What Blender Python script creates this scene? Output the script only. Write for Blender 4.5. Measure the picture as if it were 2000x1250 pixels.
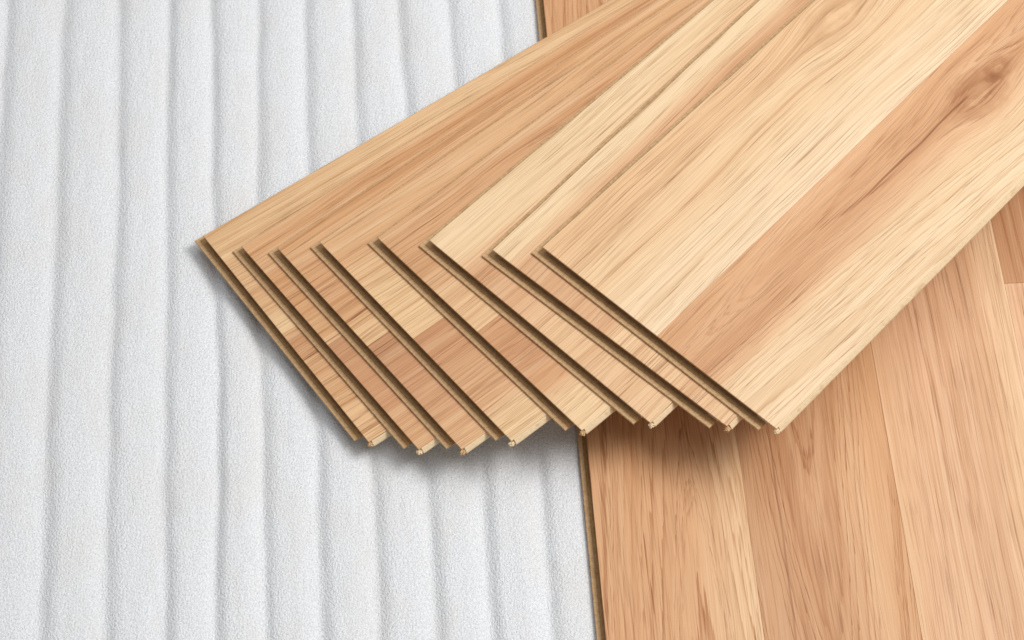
import bpy, bmesh, math, random
from mathutils import Matrix, Vector, noise as mnoise

for o in list(bpy.data.objects):
    bpy.data.objects.remove(o, do_unlink=True)
scene = bpy.context.scene
COL = scene.collection

# ------------------------------------------------------------------ camera
cam_data = bpy.data.cameras.new("camera")
cam = bpy.data.objects.new("camera", cam_data)
COL.objects.link(cam)
cam_data.sensor_width = 36.0
cam_data.lens = 81.859
cam_data.clip_start = 0.05
cam_data.clip_end = 50.0
cam.matrix_world = (Matrix.Translation((0, 0, 1.31828))
                    @ Matrix.Rotation(math.radians(90 - 58.6232), 4, 'X')
                    @ Matrix.Rotation(math.radians(2.22622), 4, 'Z'))
cam_data.dof.use_dof = True
cam_data.dof.focus_distance = 1.47
cam_data.dof.aperture_fstop = 14.0
scene.camera = cam

# ------------------------------------------------------------------ world, lamps, exposure
world = bpy.data.worlds.new("World")
scene.world = world
world.use_nodes = True
bg = world.node_tree.nodes["Background"]
bg.inputs[0].default_value = (1.0, 1.0, 1.0, 1)
bg.inputs[1].default_value = 0.28

def area_lamp(name, loc, target, sx, sy, power, color):
    d = bpy.data.lights.new(name, 'AREA')
    d.shape = 'RECTANGLE'; d.size = sx; d.size_y = sy
    d.energy = power; d.color = color
    o = bpy.data.objects.new(name, d)
    COL.objects.link(o)
    o.location = loc
    o.rotation_euler = (Vector(target) - Vector(loc)).to_track_quat('-Z', 'Y').to_euler()
    return o
# one broad soft window light from the right, about 50 degrees high
area_lamp("window_light", (1.85, 0.95, 2.60), (0.0, 0.8, 0.0), 1.3, 1.1, 64, (1.0, 0.975, 0.945))
# added broad overhead fill, in place of bounce from the unseen ceiling
area_lamp("overhead_fill", (0.9, 1.3, 2.70), (0.5, 1.0, 0.0), 3.0, 3.0, 46, (1.0, 0.995, 0.985))

vs = scene.view_settings
vs.view_transform = 'Standard'
vs.look = 'None'
vs.gamma = 1.0
vs.exposure = 0.0
vs.use_curve_mapping = False
scene.render.resolution_x = 1024
scene.render.resolution_y = 640

# ------------------------------------------------------------------ helpers
def lin(c):
    c = c / 255.0
    return c / 12.92 if c <= 0.04045 else ((c + 0.055) / 1.055) ** 2.4
ALB = 0.90
def rgb(r, g, b, k=ALB):
    return (lin(r) * k, lin(g) * k, lin(b) * k, 1.0)

class S:
    """wraps a shader socket so that node maths can be written as expressions"""
    def __init__(self, nt, sock): self.nt, self.s = nt, sock
    def _m(self, op, a, b=None, c=None):
        n = self.nt.nodes.new('ShaderNodeMath'); n.operation = op
        for i, v in enumerate((a, b, c)):
            if v is None: continue
            if isinstance(v, S): self.nt.links.new(v.s, n.inputs[i])
            else: n.inputs[i].default_value = float(v)
        return S(self.nt, n.outputs[0])
    def __add__(self, o): return self._m('ADD', self, o)
    def __radd__(self, o): return self._m('ADD', o, self)
    def __sub__(self, o): return self._m('SUBTRACT', self, o)
    def __rsub__(self, o): return self._m('SUBTRACT', o, self)
    def __mul__(self, o): return self._m('MULTIPLY', self, o)
    def __rmul__(self, o): return self._m('MULTIPLY', o, self)
    def __truediv__(self, o): return self._m('DIVIDE', self, o)
    def exp_neg(self): return self._m('POWER', 2.718281828, self * -1.0)
    def abs(self): return self._m('ABSOLUTE', self)
    def fract(self): return self._m('FRACT', self)
    def floor(self): return self._m('FLOOR', self)
    def pow(self, e): return self._m('POWER', self, e)
    def sqrt(self): return self._m('SQRT', self)
    def map(self, a, b, lo=0.0, hi=1.0):
        n = self.nt.nodes.new('ShaderNodeMapRange'); n.interpolation_type = 'SMOOTHSTEP'
        self.nt.links.new(self.s, n.inputs[0])
        for i, v in zip((1, 2, 3, 4), (a, b, lo, hi)): n.inputs[i].default_value = v
        return S(self.nt, n.outputs[0])

def comb(nt, x, y, z=0.0):
    n = nt.nodes.new('ShaderNodeCombineXYZ')
    for i, v in enumerate((x, y, z)):
        if isinstance(v, S): nt.links.new(v.s, n.inputs[i])
        else: n.inputs[i].default_value = v
    return n.outputs[0]

def noise2(nt, x, y, detail=2.0, rough=0.5):
    n = nt.nodes.new('ShaderNodeTexNoise'); n.noise_dimensions = '2D'
    nt.links.new(comb(nt, x, y), n.inputs['Vector'])
    n.inputs['Scale'].default_value = 1.0
    n.inputs['Detail'].default_value = detail
    n.inputs['Roughness'].default_value = rough
    return S(nt, n.outputs['Fac'])

def noise1(nt, w, detail=1.5):
    n = nt.nodes.new('ShaderNodeTexNoise'); n.noise_dimensions = '1D'
    nt.links.new(w.s, n.inputs['W'])
    n.inputs['Scale'].default_value = 1.0
    n.inputs['Detail'].default_value = detail
    return S(nt, n.outputs['Fac'])

def mixc(nt, fac, a, b, mode='MIX'):
    n = nt.nodes.new('ShaderNodeMix'); n.data_type = 'RGBA'; n.blend_type = mode
    if isinstance(fac, S): nt.links.new(fac.s, n.inputs[0])
    else: n.inputs[0].default_value = fac
    for i, v in ((6, a), (7, b)):
        if isinstance(v, tuple): n.inputs[i].default_value = v
        else: nt.links.new(v, n.inputs[i])
    return n.outputs[2]

def new_mat(name):
    m = bpy.data.materials.new(name); m.use_nodes = True
    nt = m.node_tree
    return m, nt, nt.nodes['Principled BSDF']

def bump(nt, bsdf, h, strength, dist):
    b = nt.nodes.new('ShaderNodeBump')
    b.inputs['Strength'].default_value = strength
    b.inputs['Distance'].default_value = dist
    nt.links.new(h.s, b.inputs['Height'])
    nt.links.new(b.outputs[0], bsdf.inputs['Normal'])

# ------------------------------------------------------------------ oak decor print
W, T, L = 0.193, 0.008, 1.285       # plank width, thickness, length
HALF = W / 2

def oak(name, stops, v0, seed, cath=None, ring=0.6, ring_mm=5.0, pores=0.55, tone=0.16,
        wave=0.006, knots=(), cracks=(), soft=0.25):
    """stops: colours across the strip (0..1 from its left edge, displayed sRGB);
    cath=(u, v, dir): centre of a cathedral figure; knots: (u, v, a, b, spread, tone)"""
    m, nt, bsdf = new_mat(name)
    tc = nt.nodes.new('ShaderNodeTexCoord')
    sp = nt.nodes.new('ShaderNodeSeparateXYZ')
    nt.links.new(tc.outputs['Object'], sp.inputs[0])
    u = S(nt, sp.outputs[0]); v = S(nt, sp.outputs[1]) * -1.0
    su, sv = seed * 1.37, seed * 2.11
    knot_tone = None
    vw = v
    for (ku, kv, a, b, k, ktn) in knots:
        du = (u - ku) * (1.0 / a); dv = (v - kv) * (1.0 / b)
        d2 = du * du + dv * dv
        e = d2.exp_neg()
        vw = vw - (v - kv) * (e * k)
        jit = noise2(nt, u * 90 + su, v * 140 + sv, 2)
        dd = (d2.sqrt() + (jit - 0.5) * 0.55)
        kt = dd.map(0.15, 0.42) * dd.map(0.95, 0.5) + dd.map(0.16, 0.05) * 0.5
        kt = kt * ktn
        knot_tone = kt if knot_tone is None else knot_tone + kt
    # slow and fast wandering of the grain
    n1 = noise2(nt, u * 3.2 + su, v * 11 + sv, 2)
    n2 = noise2(nt, u * 11 + su, v * 45 + sv, 2)
    vv = vw + (n1 - 0.5) * wave * 2.4 + (n2 - 0.5) * 0.0016
    # ring phase, one unit per growth ring
    if cath:
        cu, cv, sgn = cath
        r = vv - cv
        f = r * r / ((r.abs() + 0.014) * (ring_mm * 0.001)) + (u - cu) * (sgn * 15.0)
    else:
        f = vv * (1000.0 / ring_mm) + u * 3.0
    f = f + (noise1(nt, f * 0.31 + seed, 1.0) - 0.5) * 3.0 + (noise2(nt, u * 9 + su, vv * 420 + sv, 2, 0.6) - 0.5) * 0.45 + 50.0
    wn = nt.nodes.new('ShaderNodeTexWhiteNoise'); wn.noise_dimensions = '1D'
    nt.links.new((f.floor() + seed * 13.0).s, wn.inputs['W'])
    amp = S(nt, wn.outputs['Value'])
    fr = f.fract()
    brk = noise2(nt, u * 9 + su + 2, vv * 260 + sv, 2, 0.6).map(0.32, 0.54, 0.35, 1.0)
    dark = (fr.pow(3.0) * 0.45 + fr.map(0.76, 0.95) * 0.75 * brk) * fr.map(1.0, 0.97) * amp.map(0.0, 1.0, 0.3, 1.2)
    f2 = f * 2.3 + 0.37
    fr2 = f2.fract()
    wn2 = nt.nodes.new('ShaderNodeTexWhiteNoise'); wn2.noise_dimensions = '1D'
    nt.links.new((f2.floor() + seed * 5.0).s, wn2.inputs['W'])
    brk2 = noise2(nt, u * 12 + su + 6, vv * 420 + sv, 2, 0.6).map(0.38, 0.52)
    line2 = fr2.map(0.66, 0.88) * fr2.map(1.0, 0.94) * brk2 * S(nt, wn2.outputs['Value']).map(0.2, 1.0)
    # tonal bands following the grain
    tn = noise2(nt, u * 1.6 + su, vv * 34 + sv, 3, 0.55)
    pos = (vv - v0) / HALF + (tn - 0.5) * 0.55
    cr = nt.nodes.new('ShaderNodeValToRGB')
    nt.links.new(pos.s, cr.inputs[0])
    el = cr.color_ramp.elements
    while len(el) < len(stops): el.new(0.5)
    for e_, (p, c) in zip(el, stops):
        e_.position = p
        e_.color = rgb(*[x + (h - x) * soft for x, h in zip(c, (238, 194, 151))])
    col = cr.outputs[0]
    # broad light / brown streaks
    st = noise2(nt, u * 3.0 + su + 5, vv * 130 + sv, 3, 0.6)
    col = mixc(nt, (st.map(0.50, 0.72) * tone * 2.2), col, (0.80, 0.69, 0.58, 1), 'MULTIPLY')
    col = mixc(nt, (st.map(0.48, 0.30) * tone * 1.3), col, rgb(246, 216, 176), 'MIX')
    tb = noise1(nt, f * 0.42 + seed * 3.1, 2.0)
    col = mixc(nt, tb.map(0.46, 0.66) * (ring * 0.75), col, (0.86, 0.765, 0.67, 1), 'MULTIPLY')
    # ring lines
    rg = dark * ring
    col = mixc(nt, rg, col, (0.70, 0.56, 0.44, 1), 'MULTIPLY')
    col = mixc(nt, line2 * (ring * 1.0), col, (0.66, 0.52, 0.40, 1), 'MULTIPLY')
    # fine fibre
    fb = noise2(nt, u * 10 + su, vv * 1400 + sv, 2, 0.6)
    col = mixc(nt, fb.map(0.40, 0.66) * 0.36, col, (0.80, 0.70, 0.61, 1), 'MULTIPLY')
    # open pores: thin crisp dark dashes of several lengths, denser inside the dark rings
    p1 = noise2(nt, u * 14 + su, vv * 1000 + sv + 3, 1.0, 0.4)
    p2 = noise2(nt, u * 28 + su + 9, vv * 1400 + sv, 1.0, 0.4)
    gate = noise2(nt, u * 5 + su, vv * 110 + sv, 1)
    gk = gate.map(0.36, 0.60, 0.40, 1.0)
    po = (p1.map(0.59, 0.635) * 0.6 + p2.map(0.595, 0.64) * 0.6) * gk * (dark * 0.6 + 0.7)
    po = po * (pores * 1.15)
    col = mixc(nt, po, col, (0.47, 0.345, 0.25, 1), 'MULTIPLY')
    if knot_tone is not None:
        col = mixc(nt, knot_tone * 0.62, col, (0.66, 0.52, 0.41, 1), 'MULTIPLY')
    for (u0, u1, cv, wd, amt) in cracks:
        wob = noise2(nt, u * 11 + su, v * 0.0 + sv, 3)
        dv = (v - cv + (wob - 0.5) * 0.0045).abs()
        body = dv.map(wd, wd * 0.15) * u.map(u0, u0 + 0.05) * u.map(u1, u1 - 0.012)
        col = mixc(nt, body * amt, col, (0.42, 0.28, 0.19, 1), 'MULTIPLY')
    nt.links.new(col, bsdf.inputs['Base Color'])
    bsdf.inputs['Roughness'].default_value = 0.46
    bsdf.inputs['Specular IOR Level'].default_value = 0.35
    hgt = (po * -1.0) + fb * 0.18 - rg * 0.2
    bump(nt, bsdf, hgt, 0.35, 0.0004)
    return m

def fibreboard(name, base, spots, amt, gloss=0.7, grit=1.0):
    m, nt, bsdf = new_mat(name)
    tc = nt.nodes.new('ShaderNodeTexCoord')
    sp = nt.nodes.new('ShaderNodeSeparateXYZ')
    nt.links.new(tc.outputs['Object'], sp.inputs[0])
    x = S(nt, sp.outputs[0]); y = S(nt, sp.outputs[1]); z = S(nt, sp.outputs[2])
    a = noise2(nt, x * 420 + z * 300, y * 420 + z * 170, 3, 0.65)
    b = noise2(nt, x * 60 + 3, y * 60 + z * 90, 3, 0.6)
    c = noise2(nt, x * 1600, y * 1600 + z * 900, 2, 0.6)
    col = mixc(nt, a.map(0.42, 0.68) * (0.5 * grit), base, (0.66, 0.56, 0.44, 1), 'MULTIPLY')
    col = mixc(nt, c.map(0.55, 0.75) * (0.45 * grit), col, (0.62, 0.53, 0.43, 1), 'MULTIPLY')
    col = mixc(nt, b.map(0.56, 0.70) * amt, col, spots)
    nt.links.new(col, bsdf.inputs['Base Color'])
    bsdf.inputs['Roughness'].default_value = gloss
    bsdf.inputs['Specular IOR Level'].default_value = 0.2
    bump(nt, bsdf, a + c * 0.5, 0.6, 0.0004)
    return m

M_HDF = fibreboard("brown_fibreboard", rgb(218, 181, 136), rgb(172, 130, 88), 0.35)
M_GROOVE = fibreboard("dark_groove_fibreboard", rgb(200, 160, 112), rgb(164, 124, 82), 0.4)  # fibreboard in a darker tone for the groove faces
M_TONGUE = fibreboard("pale_tongue_edge", rgb(238, 214, 176), rgb(196, 156, 108), 0.4, grit=0.35)

def foam_material():
    m, nt, bsdf = new_mat("white_foam")
    tc = nt.nodes.new('ShaderNodeTexCoord')
    sp = nt.nodes.new('ShaderNodeSeparateXYZ')
    nt.links.new(tc.outputs['Object'], sp.inputs[0])
    x = S(nt, sp.outputs[0]); y = S(nt, sp.outputs[1])
    a = noise2(nt, x * 820, y * 640, 3, 0.65)
    b = noise2(nt, x * 1500, y * 1200, 2, 0.6)
    c = noise2(nt, x * 28, y * 14, 3, 0.6)
    vo = nt.nodes.new('ShaderNodeTexVoronoi'); vo.voronoi_dimensions = '2D'
    vo.inputs['Scale'].default_value = 620.0
    nt.links.new(tc.outputs['Object'], vo.inputs['Vector'])
    cell = S(nt, vo.outputs['Distance'])
    base = rgb(240, 243, 247, 0.96)
    col = mixc(nt, a.map(0.42, 0.64) * 0.5, base, rgb(212, 213, 216, 0.92))
    col = mixc(nt, b.map(0.54, 0.72) * 0.50, col, rgb(184, 185, 190, 0.9))
    col = mixc(nt, b.map(0.42, 0.26) * 0.8, col, rgb(254, 254, 254, 0.95))
    col = mixc(nt, c.map(0.40, 0.68) * 0.25, col, rgb(234, 230, 224, 0.9))
    nt.links.new(col, bsdf.inputs['Base Color'])
    bsdf.inputs['Roughness'].default_value = 0.38
    bsdf.inputs['Specular IOR Level'].default_value = 0.45
    bump(nt, bsdf, a * 0.9 + b * 0.6 - cell * 0.5, 0.68, 0.0012)
    return m
M_FOAM = foam_material()

m_sub, nt_, b_ = new_mat("grey_screed")
b_.inputs['Base Color'].default_value = (0.3, 0.29, 0.28, 1)
b_.inputs['Roughness'].default_value = 0.9

# ------------------------------------------------------------------ mesh helpers
def link(name, bm, mat, parent=None, smooth=False):
    bmesh.ops.recalc_face_normals(bm, faces=bm.faces)
    me = bpy.data.meshes.new(name); bm.to_mesh(me); bm.free()
    if smooth:
        for p in me.polygons: p.use_smooth = True
    me.materials.append(mat)
    o = bpy.data.objects.new(name, me); COL.objects.link(o)
    if parent: o.parent = parent
    return o

def box(x0, x1, y0, y1, z0, z1, bev=0.0):
    bm = bmesh.new()
    vs_ = [bm.verts.new((x, y, z)) for x in (x0, x1) for y in (y0, y1) for z in (z0, z1)]
    for f in ((0, 1, 3, 2), (4, 6, 7, 5), (0, 4, 5, 1), (2, 3, 7, 6), (0, 2, 6, 4), (1, 5, 7, 3)):
        bm.faces.new([vs_[i] for i in f])
    if bev:
        top = [e for e in bm.edges if all(abs(v.co.z - z1) < 1e-9 for v in e.verts)]
        bmesh.ops.bevel(bm, geom=top, offset=bev, segments=1, affect='EDGES')
    return bm

def sweep(stations, second=()):
    """closed profile loops joined into a solid; profile edges in second take the second material"""
    bm = bmesh.new()
    rings = [[bm.verts.new(p) for p in s] for s in stations]
    n = len(rings[0])
    for a, b in zip(rings, rings[1:]):
        for i in range(n):
            fc = bm.faces.new((a[i], a[(i + 1) % n], b[(i + 1) % n], b[i]))
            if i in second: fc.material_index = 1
    bm.faces.new(rings[0]); bm.faces.new(list(reversed(rings[-1])))
    return bm

mm = 0.001
# outward offset, height above the underside: undercut groove with a hooked lower lip
LIP = [(-14, 0.12), (4.7, 0.12), (5.0, 0.35), (5.0, 1.35), (4.7, 1.65), (2.3, 1.7), (1.5, 1.2), (-2.0, 1.0),
       (-8.5, 1.4), (-9.5, 2.2), (-9.5, 5.4), (-8.5, 6.0), (-0.25, 6.3), (-0.25, 7.25), (-14, 7.25)]
GROOVE = (5, 6, 7, 8, 9, 10, 11)       # darker faces inside the groove
# right long side: small rounded tongue, body cut back below it
TNG = [(-16, 7.25), (-0.05, 7.25), (0.5, 6.9), (2.3, 4.6), (2.5, 3.6), (1.9, 3.0), (-3.5, 2.7), (-8.5, 2.2),
       (-9.0, 0.15), (-16, 0.15)]

def plank_parts(root, length, mats, seed, splits=None, end_lip=True, chips=True, side=0.6):
    """parts of one plank in the frame: x along it, y=0 left edge, y=-W right edge, z=0 underside"""
    rnd = random.Random(seed)
    D = 0.75 * mm
    # print layer, two strips wide
    for i in range(2):
        y1 = -i * HALF; y0 = y1 - HALF
        cuts = splits[i] if splits else [(0.0, length)]
        for j, (a, b) in enumerate(cuts):
            mat = mats[i][j] if isinstance(mats[i], (list, tuple)) else mats[i]
            link("decor_strip", box(a, b, y0 + 0.00004, y1 - 0.00004, T - D, T, 0.00015), mat, root)
    # core
    link("core", box(0.0135, length - 0.002, -W + 0.0155, -0.0135, 0.0002, T - D - 0.00002), M_HDF, root)
    # lower lip with the groove, wraps the short end and the left long side
    st = []
    if end_lip:
        st.append([(-o * mm, -W + 0.009 + 0.0003 * (o > 3), z * mm) for o, z in LIP])
        st.append([(-o * mm, (o * side if o > 0 else o) * mm, z * mm) for o, z in LIP])
    else:
        st.append([(0.0, o * mm, z * mm) for o, z in LIP])
    st.append([(length, (o * side if o > 0 else o) * mm, z * mm) for o, z in LIP])
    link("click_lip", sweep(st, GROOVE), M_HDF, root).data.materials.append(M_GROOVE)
    # tongue along the right long side, its leading end slightly ragged
    st = []
    n = 26
    for k in range(n + 1):
        x = 0.0022 + (length - 0.0026) * (k / n) ** 2.2
        w = 0.05 if k else 0.0
        st.append([(x, -W - (o + (rnd.uniform(-w, w) if -1 < o else 0)) * mm if o > -1 else -W - o * mm,
                    z * mm) for o, z in TNG])
    tongue = link("tongue", sweep(st), M_TONGUE, root)
    if chips:
        # torn fibreboard at the leading corner of the tongue
        bm = bmesh.new()
        bmesh.ops.create_icosphere(bm, subdivisions=3, radius=1.0)
        off = Vector((seed * 3.3, 1.7, seed))
        for v in bm.verts:
            d = 1.0 + 0.75 * mnoise.noise(v.co * 2.2 + off) + 0.35 * mnoise.noise(v.co * 5 + off)
            v.co = Vector((v.co.x * 2.3, v.co.y * 2.0, v.co.z * 1.5)) * d * 0.8 * mm
        bmesh.ops.translate(bm, vec=(0.0004 + rnd.uniform(-.6, .6) * mm, -W - 0.6 * mm, 5.0 * mm), verts=bm.verts)
        link("chipped_corner", bm, M_TONGUE if seed % 2 else M_HDF, tongue)

def tagged(name, label, cat, loc, rz, group=None):
    o = bpy.data.objects.new(name, None)
    COL.objects.link(o)
    o.empty_display_size = 0.02
    o.location = loc; o.rotation_euler = (0, 0, rz)
    o["label"] = label; o["category"] = cat
    if group: o["group"] = group
    return o

# ------------------------------------------------------------------ setting: subfloor and laid floor
DIR = math.radians(5.893)           # the underlay ridges and floor boards run 5.9 deg left of +Y
sub = link("subfloor", box(-1.3, 1.5, -0.6, 2.2, -0.0250, -0.0062), m_sub)
sub["kind"] = "structure"

NX, NY = math.cos(DIR), math.sin(DIR)          # across the boards
DX, DY = -math.sin(DIR), math.cos(DIR)         # along the boards
def world_at(n, d, z=0.0):
    return (NX * n + DX * d, NY * n + DY * d, z)

floor = bpy.data.objects.new("floor", None)
COL.objects.link(floor)
floor.location = world_at(0.1234, 0.25, 0.0)
floor.rotation_euler = (0, 0, DIR + math.pi / 2)     # local x along the boards, local -y to the right
floor["kind"] = "structure"
floor["label"] = "laid light oak laminate floor of wide two strip boards"

TAN = (214, 163, 118); TAN2 = (222, 176, 132); BRN = (194, 143, 102); CRM = (240, 208, 163)
PCH = (226, 180, 138); DRK = (182, 130, 90)
f_mats = [
    [oak("oak_tan_arches", soft=0.34, stops=[(0, (214, 160, 114)), (.5, (216, 163, 117)), (.8, (230, 186, 142)), (1, (242, 207, 165))],
         v0=0.0, seed=11, cath=(0.341, 0.059, 1), ring=0.85, pores=0.5, tone=0.08),
     oak("oak_brown_heart", soft=0.34, stops=[(0, (194, 142, 100)), (.35, (200, 148, 106)), (.62, (216, 166, 122)), (.82, (224, 175, 130)), (1, (212, 158, 110))],
         v0=HALF, seed=12, cath=(0.42, HALF + 0.044, -1), ring=0.9, pores=0.45, tone=0.12,
         cracks=((0.22, 0.50, HALF + 0.020, 0.0011, 0.5),))],
    [oak("oak_pale_pink", soft=0.32, stops=[(0, (234, 190, 148)), (.35, (230, 186, 150)), (.6, (216, 170, 132)), (.75, (234, 192, 152)), (1, (246, 214, 176))],
         v0=0.0, seed=13, ring=0.6, pores=0.5, tone=0.16, wave=0.004),
     [oak("oak_pale_rose", soft=0.32, stops=[(0, (230, 184, 148)), (1, (226, 178, 140))], v0=HALF, seed=14, ring=0.40, tone=0.12),
      oak("oak_red_brown", soft=0.15, stops=[(0, (200, 148, 104)), (.3, (190, 136, 96)), (1, (182, 128, 90))], v0=HALF, seed=15, ring=0.5, tone=0.18)]],
    [oak("oak_tan_plain", [(0, TAN), (1, TAN2)], 0.0, 16), oak("oak_brown_plain", [(0, BRN), (1, TAN)], HALF, 17)],
]
JOINT = 0.8045 - 0.25
f_mats += [f_mats[0], f_mats[2]]
for i in range(5):
    core = link("floor_board", box(0.0, 1.6, -W * (i + 1) + 0.001, -W * i - 0.0135 if i == 0 else -W * i - 0.0011,
                                   0.0003, T - 0.00077), M_HDF, floor)
    FD = 0.75 * mm
    for s in range(2):
        y1 = -W * i - s * HALF; y0 = y1 - HALF
        ms = f_mats[i][s]
        segs = [(0.0, 1.6)] if not isinstance(ms, list) else [(0.0, JOINT - .00008), (JOINT + .00008, 1.6)]
        if not isinstance(ms, list): ms = [ms]
        for (a, b), mt in zip(segs, ms):
            ed = 0.00007 if s == 1 else 0.00004       # board joints are a hair wider than printed ones
            e1 = 0.00007 if (s == 0 and i > 0) else 0.00004
            bm = box(a, b, y0 + ed, y1 - e1, T - FD, T, 0.00012)
            # object space of every strip is its own board, so the print does not line up
            bmesh.ops.translate(bm, vec=(0, W * i, 0), verts=bm.verts)
            o = link("decor_strip", bm, mt, core)
            o.location = (0, -W * i, 0)
    if i == 0:
        st = [[(0.0, o * mm, z * mm) for o, z in LIP], [(1.6, o * mm, z * mm) for o, z in LIP]]
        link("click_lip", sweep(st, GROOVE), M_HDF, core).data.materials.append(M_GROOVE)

# ------------------------------------------------------------------ ribbed foam underlay
VALLEYS = [-0.2610, -0.2210, -0.1815, -0.1460, -0.1137, -0.0841, -0.0490, -0.0143, 0.0204, 0.0555, 0.0918, 0.1265]
rv = random.Random(4)
while VALLEYS[0] > -0.62: VALLEYS.insert(0, VALLEYS[0] - 0.037 - rv.uniform(-.003, .003))
while VALLEYS[-1] < 1.15: VALLEYS.append(VALLEYS[-1] + 0.035 + rv.uniform(-.003, .003))
RISE = 0.30
def rib(s):
    """height 0..1 across one rib: short steep left flank, long easy right flank"""
    if s < RISE:
        q = s / RISE
        return 1 - (1 - q) ** 2.0
    q = (s - RISE) / (1 - RISE)
    return 1 - q ** 2.6
AMP = 0.0044
KR = 36
_h = [rib(i / KR) for i in range(KR)]
for _ in range(3):
    _h = [(_h[i - 2] + 2 * _h[i - 1] + 3 * _h[i] + 2 * _h[(i + 1) % KR] + _h[(i + 2) % KR]) / 9 for i in range(KR)]
RIB = _h
def foam():
    ns, ds = [], []
    for a, b in zip(VALLEYS, VALLEYS[1:]):
        k = KR
        for i in range(k):
            t = i / k
            ns.append((a, b, t))
    d0, d1, nd = 0.15, 1.75, 420
    verts, faces = [], []
    cols = len(ns)
    for j in range(nd + 1):
        d = d0 + (d1 - d0) * j / nd
        for (a, b, t) in ns:
            wa = 0.0022 * mnoise.noise(Vector((a * 40, d * 6.0, 0))) + 0.0011 * mnoise.noise(Vector((a * 40, d * 28.0, 3)))
            wb = 0.0022 * mnoise.noise(Vector((b * 40, d * 6.0, 0))) + 0.0011 * mnoise.noise(Vector((b * 40, d * 28.0, 3)))
            n = (a + wa) + (b + wb - a - wa) * t
            amp = AMP * (0.9 + 0.25 * mnoise.noise(Vector((a * 23, d * 4, 7))))
            z = RIB[int(round(t * KR)) % KR] * amp - AMP + 0.00035 * mnoise.noise(Vector((n * 90, d * 60, 1))) + 0.00022 * mnoise.noise(Vector((n * 260, d * 200, 5))) 
            verts.append((n, d, min(z, -0.00005)))
    for j in range(nd):
        for i in range(cols - 1):
            p = j * cols + i
            faces.append((p, p + 1, p + cols + 1, p + cols))
    # underside so that the sheet has thickness
    base = len(verts)
    n0, n1 = verts[0][0] , verts[cols - 1][0]
    for (n, d) in ((n0, d0), (n1, d0), (n1, d1), (n0, d1)):
        verts.append((n, d, -0.0060))
    faces.append((base, base + 3, base + 2, base + 1))
    me = bpy.data.meshes.new("foam_underlay")
    me.from_pydata(verts, [], faces)
    for p in me.polygons: p.use_smooth = True
    me.materials.append(M_FOAM)
    o = bpy.data.objects.new("foam_underlay", me)
    COL.objects.link(o)
    o.rotation_euler = (0, 0, DIR)
    return o
fo = foam()
fo["label"] = "white ribbed foam underlay sheet spread beside the laid floor"
fo["category"] = "underlay"

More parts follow.
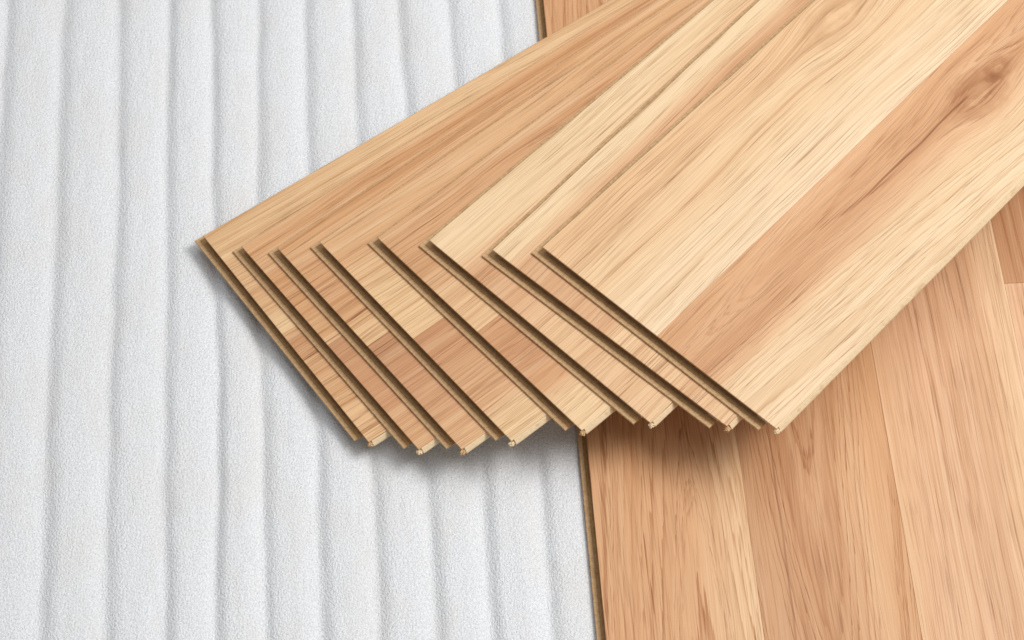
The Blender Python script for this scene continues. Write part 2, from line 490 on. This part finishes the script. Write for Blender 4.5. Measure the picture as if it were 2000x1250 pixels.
# ------------------------------------------------------------------ fanned stack of loose planks
A = [(-0.2080, 0.8504), (-0.1807, 0.8382), (-0.1560, 0.8329), (-0.1278, 0.8336),
     (-0.0897, 0.8335), (-0.0554, 0.8278), (-0.0141, 0.8170), (0.0178, 0.8153)]
ANG = [38.55, 40.45, 41.45, 42.5, 44.7, 48.1, 50.5, 49.3]
LABELS = [
    "bottom oak laminate plank of the fanned stack, lying on the laid floor",
    "oak laminate plank second from the bottom of the fanned stack",
    "oak laminate plank third from the bottom of the fanned stack",
    "oak laminate plank fourth from the bottom of the fanned stack",
    "oak laminate plank fourth from the top of the fanned stack",
    "pale oak laminate plank third from the top of the fanned stack",
    "pale oak laminate plank directly under the topmost plank of the stack",
    "topmost laminate plank of the stack, fully exposed, with large knot and brown band",
]
p_mats = [
    (oak("oak_p1_left", [(0, (232, 194, 146)), (.35, (238, 204, 158)), (.6, (222, 178, 132)), (1, (240, 208, 160))],
         0, 21, tone=.3, ring=.55, cath=None),
     oak("oak_p1_right", soft=0.25, stops=[(0, (196, 142, 98)), (.22, (212, 162, 116)), (.6, (230, 188, 140)), (1, (234, 194, 146))],
         v0=HALF, seed=22, ring=.7, ring_mm=7, pores=.9, tone=.2)),
    (oak("oak_p2_left", [(0, (222, 172, 124)), (.5, (216, 164, 116)), (1, (230, 188, 140))], 0, 23, tone=.3, ring=.5),
     oak("oak_p2_right", soft=0.25, stops=[(0, (192, 140, 100)), (.4, (204, 150, 108)), (1, (222, 174, 128))], v0=HALF, seed=24, ring=.5, ring_mm=2.6)),
    (oak("oak_p3_left", [(0, (224, 176, 128)), (.5, (214, 160, 114)), (.8, (226, 180, 132)), (1, (242, 210, 162))], 0, 25, tone=.3, ring=.55),
     oak("oak_p3_right", soft=0.25, stops=[(0, (190, 138, 98)), (.35, (202, 148, 108)), (.7, (216, 166, 122)), (1, (228, 184, 138))], v0=HALF, seed=26, ring=.5, ring_mm=2.8)),
    (oak("oak_p4_left", [(0, (224, 178, 130)), (.3, (228, 184, 136)), (.5, (240, 206, 158)), (1, (240, 206, 158))], 0, 27, tone=.3, ring=.5, wave=.009),
     oak("oak_p4_right", soft=0.25, stops=[(0, (204, 150, 108)), (.3, (214, 164, 120)), (.62, (226, 180, 136)), (.8, (244, 214, 168)), (1, (246, 220, 176))],
         v0=HALF, seed=28, ring=.5, pores=.7)),
    (oak("oak_p5_left", [(0, (220, 170, 124)), (.35, (210, 160, 114)), (.7, (234, 194, 148)), (1, (240, 206, 160))], 0, 29, tone=.3, ring=.55, wave=.008),
     oak("oak_p5_right", soft=0.25, stops=[(0, (212, 160, 116)), (.35, (200, 144, 102)), (.66, (220, 170, 124)), (.8, (244, 214, 170)), (1, (248, 224, 182))],
         v0=HALF, seed=30, ring=.55, cath=(0.02, HALF + .05, 1))),
    (oak("oak_p6_left", soft=0.3, stops=[(0, (250, 228, 188)), (.14, (246, 218, 176)), (.24, (234, 192, 150)), (.42, (214, 164, 122)), (.7, (228, 182, 140)), (1, (232, 190, 146))],  # brown band: wood tone plus painted-in shade of the plank above
         v0=0, seed=31, ring=.35, tone=.18, wave=.005),
     oak("oak_p6_right", soft=0.5, stops=[(0, (242, 210, 166)), (.4, (234, 196, 152)), (1, (240, 208, 166))], v0=HALF, seed=32, ring=.45, pores=.7)),
    (oak("oak_p7_left", soft=0.3, stops=[(0, (250, 228, 188)), (.12, (246, 218, 176)), (.2, (234, 192, 150)), (.38, (212, 162, 120)), (.7, (226, 180, 138)), (1, (222, 174, 132))],  # tan band mixes wood colour with painted shade from the top plank
         v0=0, seed=33, ring=.35, tone=.18, wave=.005),
     oak("oak_p7_right", soft=0.5, stops=[(0, (246, 216, 172)), (.4, (236, 200, 156)), (.8, (230, 188, 146)), (1, (244, 214, 172))], v0=HALF, seed=34, ring=.45, pores=.8)),
    (oak("oak_p8_left", soft=0.25, stops=[(0, (238, 198, 152)), (.25, (243, 208, 164)), (.6, (249, 222, 182)), (1, (252, 232, 198))],
         v0=0, seed=35, ring=.42, tone=.10, pores=.5, wave=.007, knots=((0.278, 0.022, 0.045, 0.022, 0.8, 0.45),)),
     oak("oak_p8_right", soft=0.2, stops=[(0, (232, 184, 140)), (.14, (224, 174, 130)), (.36, (214, 163, 120)), (.50, (234, 190, 148)), (.62, (246, 216, 176)), (1, (252, 230, 194))],
         v0=HALF, seed=36, ring=.5, tone=.12, pores=.55, wave=.006, cath=(0.02, HALF + .022, -1),
         knots=((0.290, 0.130, 0.034, 0.022, 0.75, 0.8), (0.318, 0.127, 0.016, 0.010, 0.4, 0.8)),
         cracks=((0.14, 0.292, 0.1262, 0.0012, 0.75),))),
]
for k in range(8):
    z = T * (k + 1) + 0.00005 * (k + 1)
    r = tagged("laminate_plank", LABELS[k], "plank", (A[k][0], A[k][1], z), math.radians(ANG[k]),
               "loose laminate planks fanned out in a stack")
    plank_parts(r, L, p_mats[k], 40 + k, side=0.85 if k < 5 else 1.0)
